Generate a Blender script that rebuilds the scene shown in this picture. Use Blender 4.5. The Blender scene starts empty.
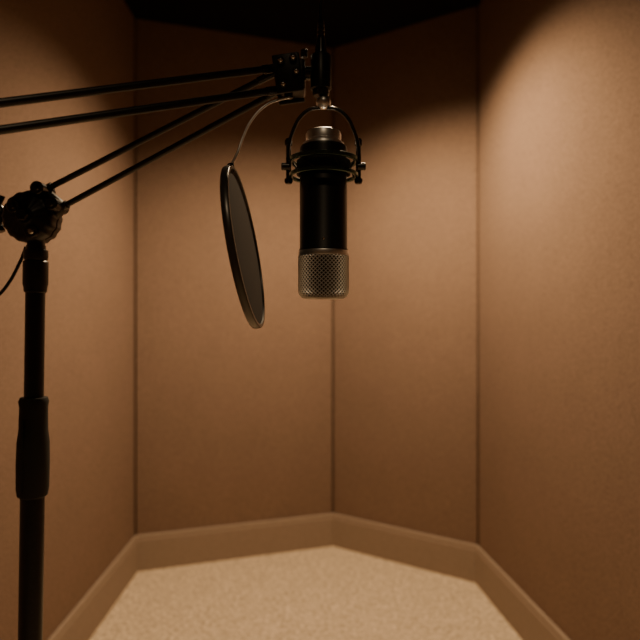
import bpy, bmesh, math
from mathutils import Vector, Matrix
S=bpy.context.scene
COL=S.collection

# ---------------- materials ----------------
def newmat(name, base, rough=0.5, metal=0.0, spec=0.5):
    m=bpy.data.materials.new(name); m.use_nodes=True
    b=m.node_tree.nodes['Principled BSDF']
    b.inputs['Base Color'].default_value=(*base,1)
    b.inputs['Roughness'].default_value=rough
    b.inputs['Metallic'].default_value=metal
    b.inputs['Specular IOR Level'].default_value=spec
    return m
def noisy(m, c1, c2, scale, bump=0.3, bscale=None, dist=0.002, scale2=None, amp=.04):
    nt=m.node_tree; N=nt.nodes; L=nt.links; b=N['Principled BSDF']
    tc=N.new('ShaderNodeTexCoord')
    n=N.new('ShaderNodeTexNoise'); n.inputs['Scale'].default_value=scale; n.inputs['Detail'].default_value=6
    r=N.new('ShaderNodeValToRGB'); r.color_ramp.elements[0].position=.35; r.color_ramp.elements[1].position=.65
    r.color_ramp.elements[0].color=(*c1,1); r.color_ramp.elements[1].color=(*c2,1)
    L.new(tc.outputs['Object'],n.inputs['Vector']); L.new(n.outputs['Fac'],r.inputs['Fac'])
    out=r.outputs['Color']
    if scale2:
        n3=N.new('ShaderNodeTexNoise'); n3.inputs['Scale'].default_value=scale2; n3.inputs['Detail'].default_value=3
        L.new(tc.outputs['Object'],n3.inputs['Vector'])
        mr=N.new('ShaderNodeMapRange'); mr.inputs[1].default_value=.3; mr.inputs[2].default_value=.7
        mr.inputs[3].default_value=1-amp; mr.inputs[4].default_value=1+amp
        L.new(n3.outputs['Fac'],mr.inputs[0])
        mx=N.new('ShaderNodeVectorMath'); mx.operation='SCALE'
        L.new(out,mx.inputs[0]); L.new(mr.outputs[0],mx.inputs['Scale']); out=mx.outputs[0]
    L.new(out,b.inputs['Base Color'])
    n2=N.new('ShaderNodeTexNoise'); n2.inputs['Scale'].default_value=bscale or scale; n2.inputs['Detail'].default_value=4
    L.new(tc.outputs['Object'],n2.inputs['Vector'])
    bp=N.new('ShaderNodeBump'); bp.inputs['Strength'].default_value=bump; bp.inputs['Distance'].default_value=dist
    L.new(n2.outputs['Fac'],bp.inputs['Height']); L.new(bp.outputs['Normal'],b.inputs['Normal'])
    return m
FAB=noisy(newmat('wall_fabric',(.4,.3,.23),.95,0,.1),(.200,.134,.096),(.285,.193,.142),170,.7,330,.003,5.0,.03)
BASE=noisy(newmat('baseboard_paint',(.4,.3,.23),.7,0,.2),(.265,.198,.146),(.29,.218,.162),60,.15,300,.001)
CARP=noisy(newmat('carpet_loop',(.7,.6,.48),1,0,.05),(.42,.33,.235),(.84,.68,.49),70,1,95,.010,14,.07)
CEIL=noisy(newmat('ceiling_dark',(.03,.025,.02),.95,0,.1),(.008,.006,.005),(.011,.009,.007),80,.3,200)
GAP=newmat('joint_dark',(.012,.008,.006),.9)
BLK=noisy(newmat('black_powdercoat',(.01,.01,.011),.36),(.006,.006,.007),(.011,.011,.012),200,.08,500,.0005)
SAT=newmat('black_satin',(.010,.010,.011),.26,0,.7)
MICB=noisy(newmat('mic_body_black',(.012,.013,.013),.38),(.006,.007,.007),(.010,.011,.011),300,.06,600,.0004)
RUB=newmat('rubber_black',(.010,.010,.010),.7)
RING=newmat('shock_ring_metal',(.10,.16,.13),.25,.9)
NICK=noisy(newmat('brushed_nickel',(.6,.55,.5),.38,1),(.86,.88,.90),(.94,.96,.98),120,.1,300,.0004)
GRL=newmat('grille_metal',(.94,.94,.93),.45,1)
CORE=newmat('grille_inner',(.05,.043,.036),.7,.3)
STEEL=newmat('screw_steel',(.8,.8,.8),.22,1)
HOOP=newmat('pop_filter_hoop',(.035,.032,.029),.32,0,.8)
# pop filter woven nylon
POP=newmat('pop_filter_nylon',(.05,.045,.04),.75,0,.25)
nt=POP.node_tree; tc=nt.nodes.new('ShaderNodeTexCoord')
w=nt.nodes.new('ShaderNodeTexChecker'); w.inputs['Scale'].default_value=900
w.inputs['Color1'].default_value=(.010,.009,.008,1); w.inputs['Color2'].default_value=(.022,.020,.018,1)
nt.links.new(tc.outputs['Object'],w.inputs['Vector']); nt.links.new(w.outputs['Color'],nt.nodes['Principled BSDF'].inputs['Base Color'])

# ---------------- helpers ----------------
def obj(name, me, mat=None, parent=None, smooth=False):
    o=bpy.data.objects.new(name,me); COL.objects.link(o)
    if mat: me.materials.append(mat)
    if parent: o.parent=parent
    if smooth:
        for p in me.polygons: p.use_smooth=True
    return o
def bmobj(name,bm,mat,parent=None,smooth=False):
    bmesh.ops.recalc_face_normals(bm,faces=bm.faces)
    me=bpy.data.meshes.new(name); bm.to_mesh(me); bm.free()
    return obj(name,me,mat,parent,smooth)
def empty(name,loc=(0,0,0)):
    e=bpy.data.objects.new(name,None); e.empty_display_size=.05; COL.objects.link(e); return e
def autosm(o,ang=40):
    me=o.data
    for p in me.polygons: p.use_smooth=True
    bm=bmesh.new(); bm.from_mesh(me)
    for e in bm.edges:
        if len(e.link_faces)==2 and e.calc_face_angle(0)>math.radians(ang): e.smooth=False
    bm.to_mesh(me); bm.free()
def lathe(name,prof,mat,parent=None,seg=64,mtx=None,flute=None):
    bm=bmesh.new(); rings=[]
    for k,(r,z) in enumerate(prof):
        if r<1e-6: rings.append([bm.verts.new((0,0,z))]); continue
        ring=[]
        for i in range(seg):
            a=2*math.pi*i/seg
            rr=r*(1+(flute[1]*math.cos(flute[0]*a) if flute else 0))
            ring.append(bm.verts.new((rr*math.cos(a),rr*math.sin(a),z)))
        rings.append(ring)
    for a,b in zip(rings,rings[1:]):
        n=max(len(a),len(b))
        for i in range(n):
            j=(i+1)%n
            vs=[a[i%len(a)] if len(a)>1 else a[0]]
            if len(a)>1: vs.append(a[j])
            if len(b)>1: vs+= [b[j],b[i]]
            else: vs.append(b[0])
            if len(vs)>=3: bm.faces.new(vs)
    if mtx: bm.transform(mtx)
    o=bmobj(name,bm,mat,parent); autosm(o); return o
def align(p, d):
    d=Vector(d).normalized(); q=Vector((0,0,1)).rotation_difference(d)
    return Matrix.Translation(Vector(p))@q.to_matrix().to_4x4()
def rod(name,p1,p2,r,mat,parent=None,seg=32,ch=.0006):
    p1=Vector(p1);p2=Vector(p2);L=(p2-p1).length
    return lathe(name,[(0,0),(r-ch,0),(r,ch),(r,L-ch),(r-ch,L),(0,L)],mat,parent,seg,align(p1,p2-p1))
def tube(name,pts,r,mat,parent=None,cyc=False,res=16):
    c=bpy.data.curves.new(name,'CURVE'); c.dimensions='3D'; c.bevel_depth=r; c.bevel_resolution=5; c.resolution_u=res
    c.use_fill_caps=True
    s=c.splines.new('BEZIER'); s.bezier_points.add(len(pts)-1)
    for b,p in zip(s.bezier_points,pts):
        b.co=p; b.handle_left_type=b.handle_right_type='AUTO'
    s.use_cyclic_u=cyc
    t=bpy.data.objects.new('tmp',c); COL.objects.link(t)
    dg=bpy.context.evaluated_depsgraph_get(); me=bpy.data.meshes.new_from_object(t.evaluated_get(dg))
    bpy.data.objects.remove(t); me.name=name
    me.materials.clear()
    return obj(name,me,mat,parent,True)
def box(name,c,s,mat,parent=None,bev=.002,rot=None):
    bm=bmesh.new(); bmesh.ops.create_cube(bm,size=1)
    bmesh.ops.scale(bm,vec=s,verts=bm.verts)
    bmesh.ops.bevel(bm,geom=list(bm.edges),offset=bev,segments=3,affect='EDGES',profile=.5)
    if rot is not None: bm.transform(rot)
    bmesh.ops.translate(bm,vec=c,verts=bm.verts)
    o=bmobj(name,bm,mat,parent); autosm(o,50); return o

# ---------------- room ----------------
H=2.40
P=[Vector(p) for p in [(-.795,-1.3),(-.803,2.67),(.062,2.97),(.657,2.556),(1.066,-1.3)]]
names=['left','back_left','back_right','right','rear']   # edge i : P[i]->P[i+1]
n=len(P)
def inset(d):
    # positive d = into the room
    out=[]
    cen=Vector((.05,1.0))
    lines=[]
    for i in range(n):
        a,b=P[i],P[(i+1)%n]; t=(b-a).normalized(); nn=Vector((-t.y,t.x))
        if nn.dot(cen-a)<0: nn=-nn
        lines.append((a+nn*d,t))
    for i in range(n):
        (a,t),(c,u)=lines[i-1],lines[i]
        den=t.x*u.y-t.y*u.x; w=c-a; s=(w.x*u.y-w.y*u.x)/den
        out.append(a+t*s)
    return out
def prism(name,quad,z0,z1,mat,bev=0):
    bm=bmesh.new()
    lo=[bm.verts.new((q.x,q.y,z0)) for q in quad]; hi=[bm.verts.new((q.x,q.y,z1)) for q in quad]
    bm.faces.new(lo); bm.faces.new(hi)
    for i in range(len(quad)):
        j=(i+1)%len(quad); bm.faces.new([lo[i],lo[j],hi[j],hi[i]])
    bmesh.ops.recalc_face_normals(bm,faces=bm.faces)
    if bev: bmesh.ops.bevel(bm,geom=list(bm.edges),offset=bev,segments=3,affect='EDGES',profile=.5)
    o=bmobj(name,bm,mat)
    if bev: autosm(o,50)
    return o
outer=inset(-.05)
for i in range(n):
    j=(i+1)%n; t=(P[j]-P[i]).normalized(); g0=.0035 if i==2 else .0055; g1=.0035 if j==2 else .0055
    prism('wall_'+names[i],[P[i]+t*g0,P[j]-t*g1,outer[j]-t*g1,outer[i]+t*g0],0,H,FAB,.005)
    # dark batten behind each corner joint
    q=P[i]; d=(outer[i]-P[i]).normalized(); s=Vector((-d.y,d.x))
    prism('trim_%d'%(i+1),[q+d*.03+s*.014,q+d*.03-s*.014,q+d*.09-s*.03,q+d*.09+s*.03],0,H,GAP)
prism('floor',inset(-.06),-.05,0,CARP)
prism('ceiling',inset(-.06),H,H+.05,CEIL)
# baseboards with stepped cap profile
prof=[(0.0,.0),(.014,.0),(.014,.132),(.012,.138),(.012,.150),(.008,.155),(0,.155)]
rings=[(inset(d+.0005),z) for d,z in prof]
for i in range(n):
    j=(i+1)%n; bm=bmesh.new(); A=[];B=[]
    for r,z in rings:
        A.append(bm.verts.new((r[i].x,r[i].y,z))); B.append(bm.verts.new((r[j].x,r[j].y,z)))
    m=len(A)
    for k in range(m):
        l=(k+1)%m; bm.faces.new([A[k],A[l],B[l],B[k]])
    bm.faces.new(A); bm.faces.new(B)
    bmobj('baseboard_'+names[i],bm,BASE)

# ---------------- ceiling downlight + added front fill ----------------
EM=bpy.data.materials.new('lamp_lens'); EM.use_nodes=True
b=EM.node_tree.nodes['Principled BSDF']; b.inputs['Emission Color'].default_value=(1,.72,.45,1); b.inputs['Emission Strength'].default_value=4
def ceiling_spot(x,y,power,size,blend,rad=.04,col=(1,.715,.425)):
    e=empty('downlight_or_fill')
    lathe('trim_ring',[(.045,H-.004),(.047,H-.012),(.062,H-.010),(.066,H-.004),(.066,H)],BLK,e,48,Matrix.Translation((x,y,0)))
    lathe('lens',[(0,H-.002),(.045,H-.002),(.046,H)],EM,e,48,Matrix.Translation((x,y,0)))
    l=bpy.data.lights.new('downlight_or_fill_lamp','SPOT'); l.energy=power; l.color=col; l.spot_size=math.radians(size); l.spot_blend=blend; l.shadow_soft_size=rad
    o=bpy.data.objects.new('lamp',l); COL.objects.link(o); o.location=(x,y,H-.03); o.parent=e
ceiling_spot(.10,2.02,205,132,.85)
ceiling_spot(.0,-.30,27,98,.9)  # added front fill behind the camera to brighten the grille; its fixture is invented

# ---------------- microphone ----------------
mx,my=.004,.70
T=Matrix.Translation((mx,my,0))
mic=empty('studio_microphone')
lathe('body',[(0,1.3025),(.0235,1.3025),(.0262,1.301),(.0270,1.298),(.0270,1.186),(.0278,1.1845),(.0278,1.183),(.0,1.183)],MICB,mic,96,T)
lathe('top_cap',[(0,1.3200),(.015,1.3197),(.0188,1.3182),(.0202,1.315),(.0202,1.3085),(.0194,1.3080),(.0194,1.3065),(.0222,1.3055),(.0235,1.3045),(.0240,1.302),(0,1.302)],NICK,mic,64,T)
lathe('grille_band_top',[(.026,1.1832),(.0282,1.1828),(.0286,1.1815),(.0286,1.1775),(.0280,1.1765),(.026,1.1765)],NICK,mic,96,T)
zt,zb=1.1765,1.129; R=.0281
raw=[(R,zt),(R,zb+.009)]
for k in range(1,13):
    a=math.pi/2*k/12; raw.append((R-.008+.008*math.cos(a),zb+.009-.009*math.sin(a)))
raw.append((.0005,zb-.0003))
cum=[0]
for a,b2 in zip(raw,raw[1:]): cum.append(cum[-1]+math.hypot(a[0]-b2[0],a[1]-b2[1]))
def at(s):
    for k in range(len(raw)-1):
        if s<=cum[k+1]+1e-9:
            f=(s-cum[k])/(cum[k+1]-cum[k]); return (raw[k][0]*(1-f)+raw[k+1][0]*f, raw[k][1]*(1-f)+raw[k+1][1]*f)
    return raw[-1]
seg=38; rows=32
bm=bmesh.new(); G=[]
for i in range(rows+1):
    r,z=at(cum[-1]*i/rows)
    G.append([bm.verts.new((r*math.cos(2*math.pi*(j+.5*(i%2))/seg),r*math.sin(2*math.pi*(j+.5*(i%2))/seg),z)) for j in range(seg)])
for i in range(rows-1):
    o2=0 if i%2==0 else 1
    for j in range(seg):
        l=G[i+1][(j-1+o2)%seg]; rr=G[i+1][(j+o2)%seg]
        bm.faces.new([G[i][j],l,G[i+2][j],rr])
bm.transform(T)
g=bmobj('grille_mesh',bm,GRL,mic)
wf=g.modifiers.new('wire','WIREFRAME'); wf.thickness=.0017; wf.use_even_offset=False; wf.use_boundary=True
lathe('grille_core',[(0,zt),(R-.0016,zt),(R-.0016,zb+.009)]+[(R-.0094+.0078*math.cos(math.pi/2*k/8),zb+.009-.0070*math.sin(math.pi/2*k/8)) for k in range(1,9)]+[(0,zb+.002)],CORE,mic,64,T)
rod('body_screw',(mx,my-.0268,1.194),(mx,my-.0276,1.194),.0016,STEEL,mic)

# ---------------- shock mount ----------------
sm=empty('shock_mount')
def ringflat(name,rad,z,h,w,mat):
    lathe(name,[(rad-w,z-h),(rad-w,z+h),(rad-w+.0006,z+h+.0005),(rad+w-.0006,z+h+.0005),(rad+w,z+h),(rad+w,z-h),(rad+w-.0006,z-h-.0005),(rad-w+.0006,z-h-.0005),(rad-w,z-h)],mat,sm,96,T)
ringflat('upper_ring',.0375,1.2855,.0020,.0022,RING)
ringflat('lower_ring',.0375,1.2685,.0016,.0020,RING)
ringflat('inner_collar',.0292,1.277,.0075,.0014,RUB)
for k,ad in enumerate((4,62,118,176)):
    a=math.radians(ad); cx=mx+.0400*math.cos(a); cy=my+.0400*math.sin(a)
    side=ad in (4,176); zt2=1.306 if side else 1.292
    rod('post_%d'%(k+1),(cx,cy,1.262),(cx,cy,zt2),.0030,SAT,sm)
    lathe('post_cap_%d'%(k+1),[(0,.006),(.003,.0055),(.0044,.003),(.0044,-.002),(.003,-.003),(0,-.003)],SAT,sm,32,Matrix.Translation((cx,cy,zt2)))
    lathe('post_foot_%d'%(k+1),[(0,.003),(.0046,.002),(.0048,-.001),(.0036,-.0035),(0,-.004)],SAT,sm,32,Matrix.Translation((cx,cy,1.2635)))
for k in range(12):
    a=math.radians(15+30*k); b2=a+math.radians(15 if k%2 else -15)
    rod('elastic_%d'%(k+1),(mx+.0365*math.cos(a),my+.0365*math.sin(a),1.285 if k%2 else 1.269),(mx+.0304*math.cos(b2),my+.0304*math.sin(b2),1.277),.0012,RUB,sm,12,.0002)
# yoke arms
for s in (-1,1):
    pts=[(mx+s*.004,my,1.3455),(mx+s*.014,my,1.3445),(mx+s*.0255,my-.001,1.336),(mx+s*.034,my-.003,1.320),(mx+s*.0395,my-.005,1.300),(mx+s*.0405,my-.006,1.284)]
    tube('yoke_%s'%('l' if s<0 else 'r'),pts,.0021,SAT,sm)
    rod('yoke_screw_%s'%('l' if s<0 else 'r'),(mx+s*.038,my-.006,1.2775),(mx+s*.0475,my-.006,1.2775),.0042,SAT,sm)
lathe('swivel_ball',[(0,1.360)]+[(.0085*math.sin(math.pi*k/12),1.352+.008*math.cos(math.pi*k/12)) for k in range(1,12)]+[(0,1.344)],NICK,sm,48,T)

# ---------------- XLR cable ----------------
cab=empty('microphone_cable')
cx=.001
C=Matrix.Translation((cx,my,0))
lathe('connector',[(0,1.359),(.0085,1.359),(.0095,1.361),(.0095,1.378),(.0088,1.3785),(.0088,1.381),(.0096,1.3815),(.0096,1.400),(.0080,1.4035),(.0068,1.411),(.0052,1.424),(.0030,1.426),(0,1.426)],SAT,cab,48,C)
lathe('strain_relief',[(0,1.424),(.0046,1.424),(.0046,1.427),(.0036,1.428),(.0044,1.429),(.0044,1.432),(.0034,1.433),(.0042,1.434),(.0042,1.437),(.0032,1.438),(.0038,1.439),(.0034,1.446),(0,1.447)],SAT,cab,32,C)
tube('cable',[(cx,my,1.44),(cx-.0005,my,1.452),(cx+.001,my+.002,1.475),(cx+.005,my+.01,1.52),(cx+.01,my+.03,1.75),(cx-.01,my+.03,2.1),(cx,my+.03,2.40)],.0023,SAT,cab)

# ---------------- boom arm + stand ----------------
st=empty('microphone_boom_stand')
ARM_A=[((-.051,.700,1.391),(-.286,.550,1.2996)),((-.0455,.700,1.3665),(-.286,.550,1.2754))]
for k,(a,b2) in enumerate(ARM_A):
    a=Vector(a);b2=Vector(b2); e2=a+(b2-a)*1.45
    rod('front_rod_%d'%(k+1),a,e2,.0041,BLK,st)
    rod('front_rod_end_%d'%(k+1),a-(b2-a).normalized()*.004,a+(b2-a).normalized()*.018,.0048,SAT,st)
    if k==0: E0=e2
    else: E1=e2
box('elbow_bracket',(E0+E1)/2,(.03,.016,.06),BLK,st,.004)
for e2 in (E0,E1): rod('elbow_bolt',e2+Vector((0,-.012,0)),e2+Vector((0,.012,0)),.006,STEEL,st)
ARM_B=[((-.3577,.800,1.2726),(-.0554,.722,1.3930)),((-.338,.800,1.2490),(-.046,.722,1.3745))]
for k,(a,b2) in enumerate(ARM_B):
    a=Vector(a);b2=Vector(b2); d=(b2-a).normalized()
    rod('rear_rod_%d'%(k+1),a-d*.01,b2,.0038,BLK,st)
    rod('rear_rod_ferrule_%d'%(k+1),a-d*.012,a+d*.012,.0056,SAT,st)
    rod('rear_rod_end_%d'%(k+1),b2-d*.02,b2+d*.004,.0045,SAT,st)
# head joint
for s,y in ((1,.690),(2,.727)):
    box('head_plate_%d'%s,(-.036,y,1.3815),(.031,.004,.044),BLK,st,.0018,Matrix.Rotation(math.radians(-8),4,'Y'))
box('head_block',(-.030,.708,1.382),(.026,.030,.036),BLK,st,.003)
for (x,z) in ((-.044,1.394),(-.030,1.3975),(-.041,1.3675),(-.0265,1.382)):
    rod('head_bolt',(x,.684,z),(x,.733,z),.0044,SAT,st,6)
    lathe('head_bolt_cap',[(0,.0015),(.0018,.001),(.0026,0),(0,0)],STEEL,st,24,align((x,.684,z),(0,-1,0)))
rod('head_link',(-.020,.704,1.386),(-.004,.702,1.386),.0075,SAT,st)
lathe('head_sleeve',[(.0097,1.366),(.0118,1.367),(.0118,1.404),(.0108,1.4055),(.0097,1.4055)],BLK,st,48,C)
rod('head_knob_stem',(-.018,.700,1.403),(-.018,.700,1.412),.004,SAT,st)
# clutch
cc=Vector((-.374,.80,1.236))
FY=align(cc,(0,-1,0))
lathe('clutch_disc_front',[(0,.024),(.010,.024),(.012,.022),(.026,.020),(.031,.017),(.033,.012),(.033,.002),(.030,.001),(0,.001)],BLK,st,96,FY,flute=(16,.02))
lathe('clutch_disc_back',[(0,-.001),(.030,-.001),(.033,-.002),(.033,-.014),(.030,-.018),(0,-.019)],BLK,st,96,FY,flute=(16,.02))
lathe('clutch_hub',[(0,.032),(.007,.0315),(.009,.029),(.0095,.022),(0,.022)],SAT,st,6,FY)
for dx,dz in ((.016,.035),(.034,.015),(.009,-.020),(-.014,.012)):
    rod('clutch_bolt',(cc.x+dx,.776,cc.z+dz),(cc.x+dx,.815,cc.z+dz),.0085,SAT,st,24,.001)
    lathe('clutch_screw',[(0,.002),(.0028,.0015),(.004,0),(0,0)],STEEL if dz<0 else SAT,st,24,align((cc.x+dx,.776,cc.z+dz),(0,-1,0)))
box('clutch_lug',(cc.x+.020,.80,cc.z+.022),(.050,.018,.026),BLK,st,.005,Matrix.Rotation(math.radians(40),4,'Y'))
rod('clutch_handle_stem',(cc.x-.024,.80,cc.z+.004),(cc.x-.046,.80,cc.z+.006),.006,SAT,st)
for s in (-1,1):
    tube('clutch_handle_wing_%d'%(1 if s<0 else 2),[(cc.x-.040,.80,cc.z+.006),(cc.x-.046,.80,cc.z+.006+s*.012),(cc.x-.042,.80,cc.z+.006+s*.024)],.0066,SAT,st)
# pole (leans a hair)
top=Vector((-.369,.80,1.225)); bot=Vector((-.386,.80,.03)); ax=(bot-top).normalized(); Lp=(bot-top).length
def pat(z): return top+(bot-top)*((top.z-z)/(top.z-bot.z))
M=align(bot,top-bot)
def zl(z): return (z-bot.z)*Lp/(top.z-bot.z)
lathe('neck_collar',[(0,zl(1.212)),(.010,zl(1.212)),(.011,zl(1.207)),(.011,zl(1.196)),(.0150,zl(1.194)),(.0150,zl(1.184)),(.0135,zl(1.181)),(.0155,zl(1.179)),(.0155,zl(1.150)),(.0145,zl(1.147)),(.0138,zl(1.140)),(.0125,zl(1.139))],BLK,st,48,M)
lathe('pole_upper',[(0,zl(1.20)),(.0120,zl(1.20)),(.0120,zl(.90)),(0,zl(.90))],BLK,st,48,M)
lathe('height_clutch',[(.0122,zl(1.003)),(.0165,zl(1.003)),(.0185,zl(.998)),(.0172,zl(.990)),(.0178,zl(.960)),(.0198,zl(.945)),(.0203,zl(.915)),(.0200,zl(.885)),(.0185,zl(.876)),(.0145,zl(.873)),(.0122,zl(.873))],RUB,st,64,M)
for k,z in enumerate((.955,.905)):
    p=pat(z); rod('height_clutch_rib_%d'%(k+1),p+Vector((-.006,-.0185,.02)),p+Vector((-.006,-.0188,-.02)),.002,RUB,st)
lathe('pole_lower',[(0,zl(.90)),(.0148,zl(.90)),(.0148,zl(.03)),(0,zl(.03))],BLK,st,48,M)
lathe('round_base',[(0,.042),(.022,.042),(.026,.034),(.05,.028),(.15,.016),(.158,.010),(.16,.001),(0,.001)],BLK,st,96,Matrix.Translation((bot.x,.80,0)))
tube('stand_cable',[(-.388,.812,1.200),(-.396,.812,1.180),(-.414,.808,1.145),(-.445,.80,1.11),(-.480,.80,1.0),(-.49,.80,.6),(-.53,.82,.15),(-.56,.90,.004),(-.60,1.05,.004),(-.66,1.02,.004)],.0022,RUB,st)

# ---------------- pop filter ----------------
pf=empty('pop_filter')
pc=Vector((-.0835,.680,1.184)); Rp=.0900
th=math.radians(2.2)
nrm=Vector((math.cos(th),-math.sin(th),0))
nrm=Matrix.Rotation(math.radians(-9.5),3,'Y')@nrm  # roll so that the top leans to the left
MP=align(pc,nrm)
lathe('hoop',[(Rp-.004,-.0042),(Rp-.0008,-.0042),(Rp,-.0034),(Rp+.0005,0),(Rp,.0034),(Rp-.0008,.0042),(Rp-.004,.0042),(Rp-.0045,0),(Rp-.004,-.0042)],HOOP,pf,128,MP)
lathe('nylon_front',[(0,.0022),(Rp-.0035,.0022),(Rp-.0035,.0016),(0,.0016)],POP,pf,96,MP)
lathe('nylon_back',[(0,-.0022),(Rp-.0035,-.0022),(Rp-.0035,-.0016),(0,-.0016)],POP,pf,96,MP)
up=(Vector((0,0,1))-nrm*nrm.z).normalized()
tp=pc+up*(Rp-.001)
rod('hoop_clamp',tp-up*.004,tp+up*.006,.0036,SAT,pf)
tube('gooseneck',[tp+up*.003,(-.0915,.682,1.290),(-.0860,.686,1.308),(-.0765,.690,1.329),(-.0617,.695,1.3465),(-.048,.70,1.3545),(-.034,.702,1.3585)],.0015,NICK,pf)
rod('gooseneck_clamp',(-.036,.702,1.357),(-.036,.702,1.368),.005,SAT,pf)

# ---------------- camera / world ----------------
w=bpy.data.worlds.new('world'); S.world=w; w.use_nodes=True
w.node_tree.nodes['Background'].inputs[0].default_value=(.02,.014,.01,1); w.node_tree.nodes['Background'].inputs[1].default_value=.3
cd=bpy.data.cameras.new('camera'); cam=bpy.data.objects.new('camera',cd); COL.objects.link(cam)
cam.location=(0,0,1.11); cam.rotation_euler=(math.radians(90),0,0)
cd.sensor_width=36; cd.lens=34.6; cd.shift_y=-5/640
cd.clip_start=.02
cd.dof.use_dof=True; cd.dof.focus_distance=.685; cd.dof.aperture_fstop=4.5
S.camera=cam
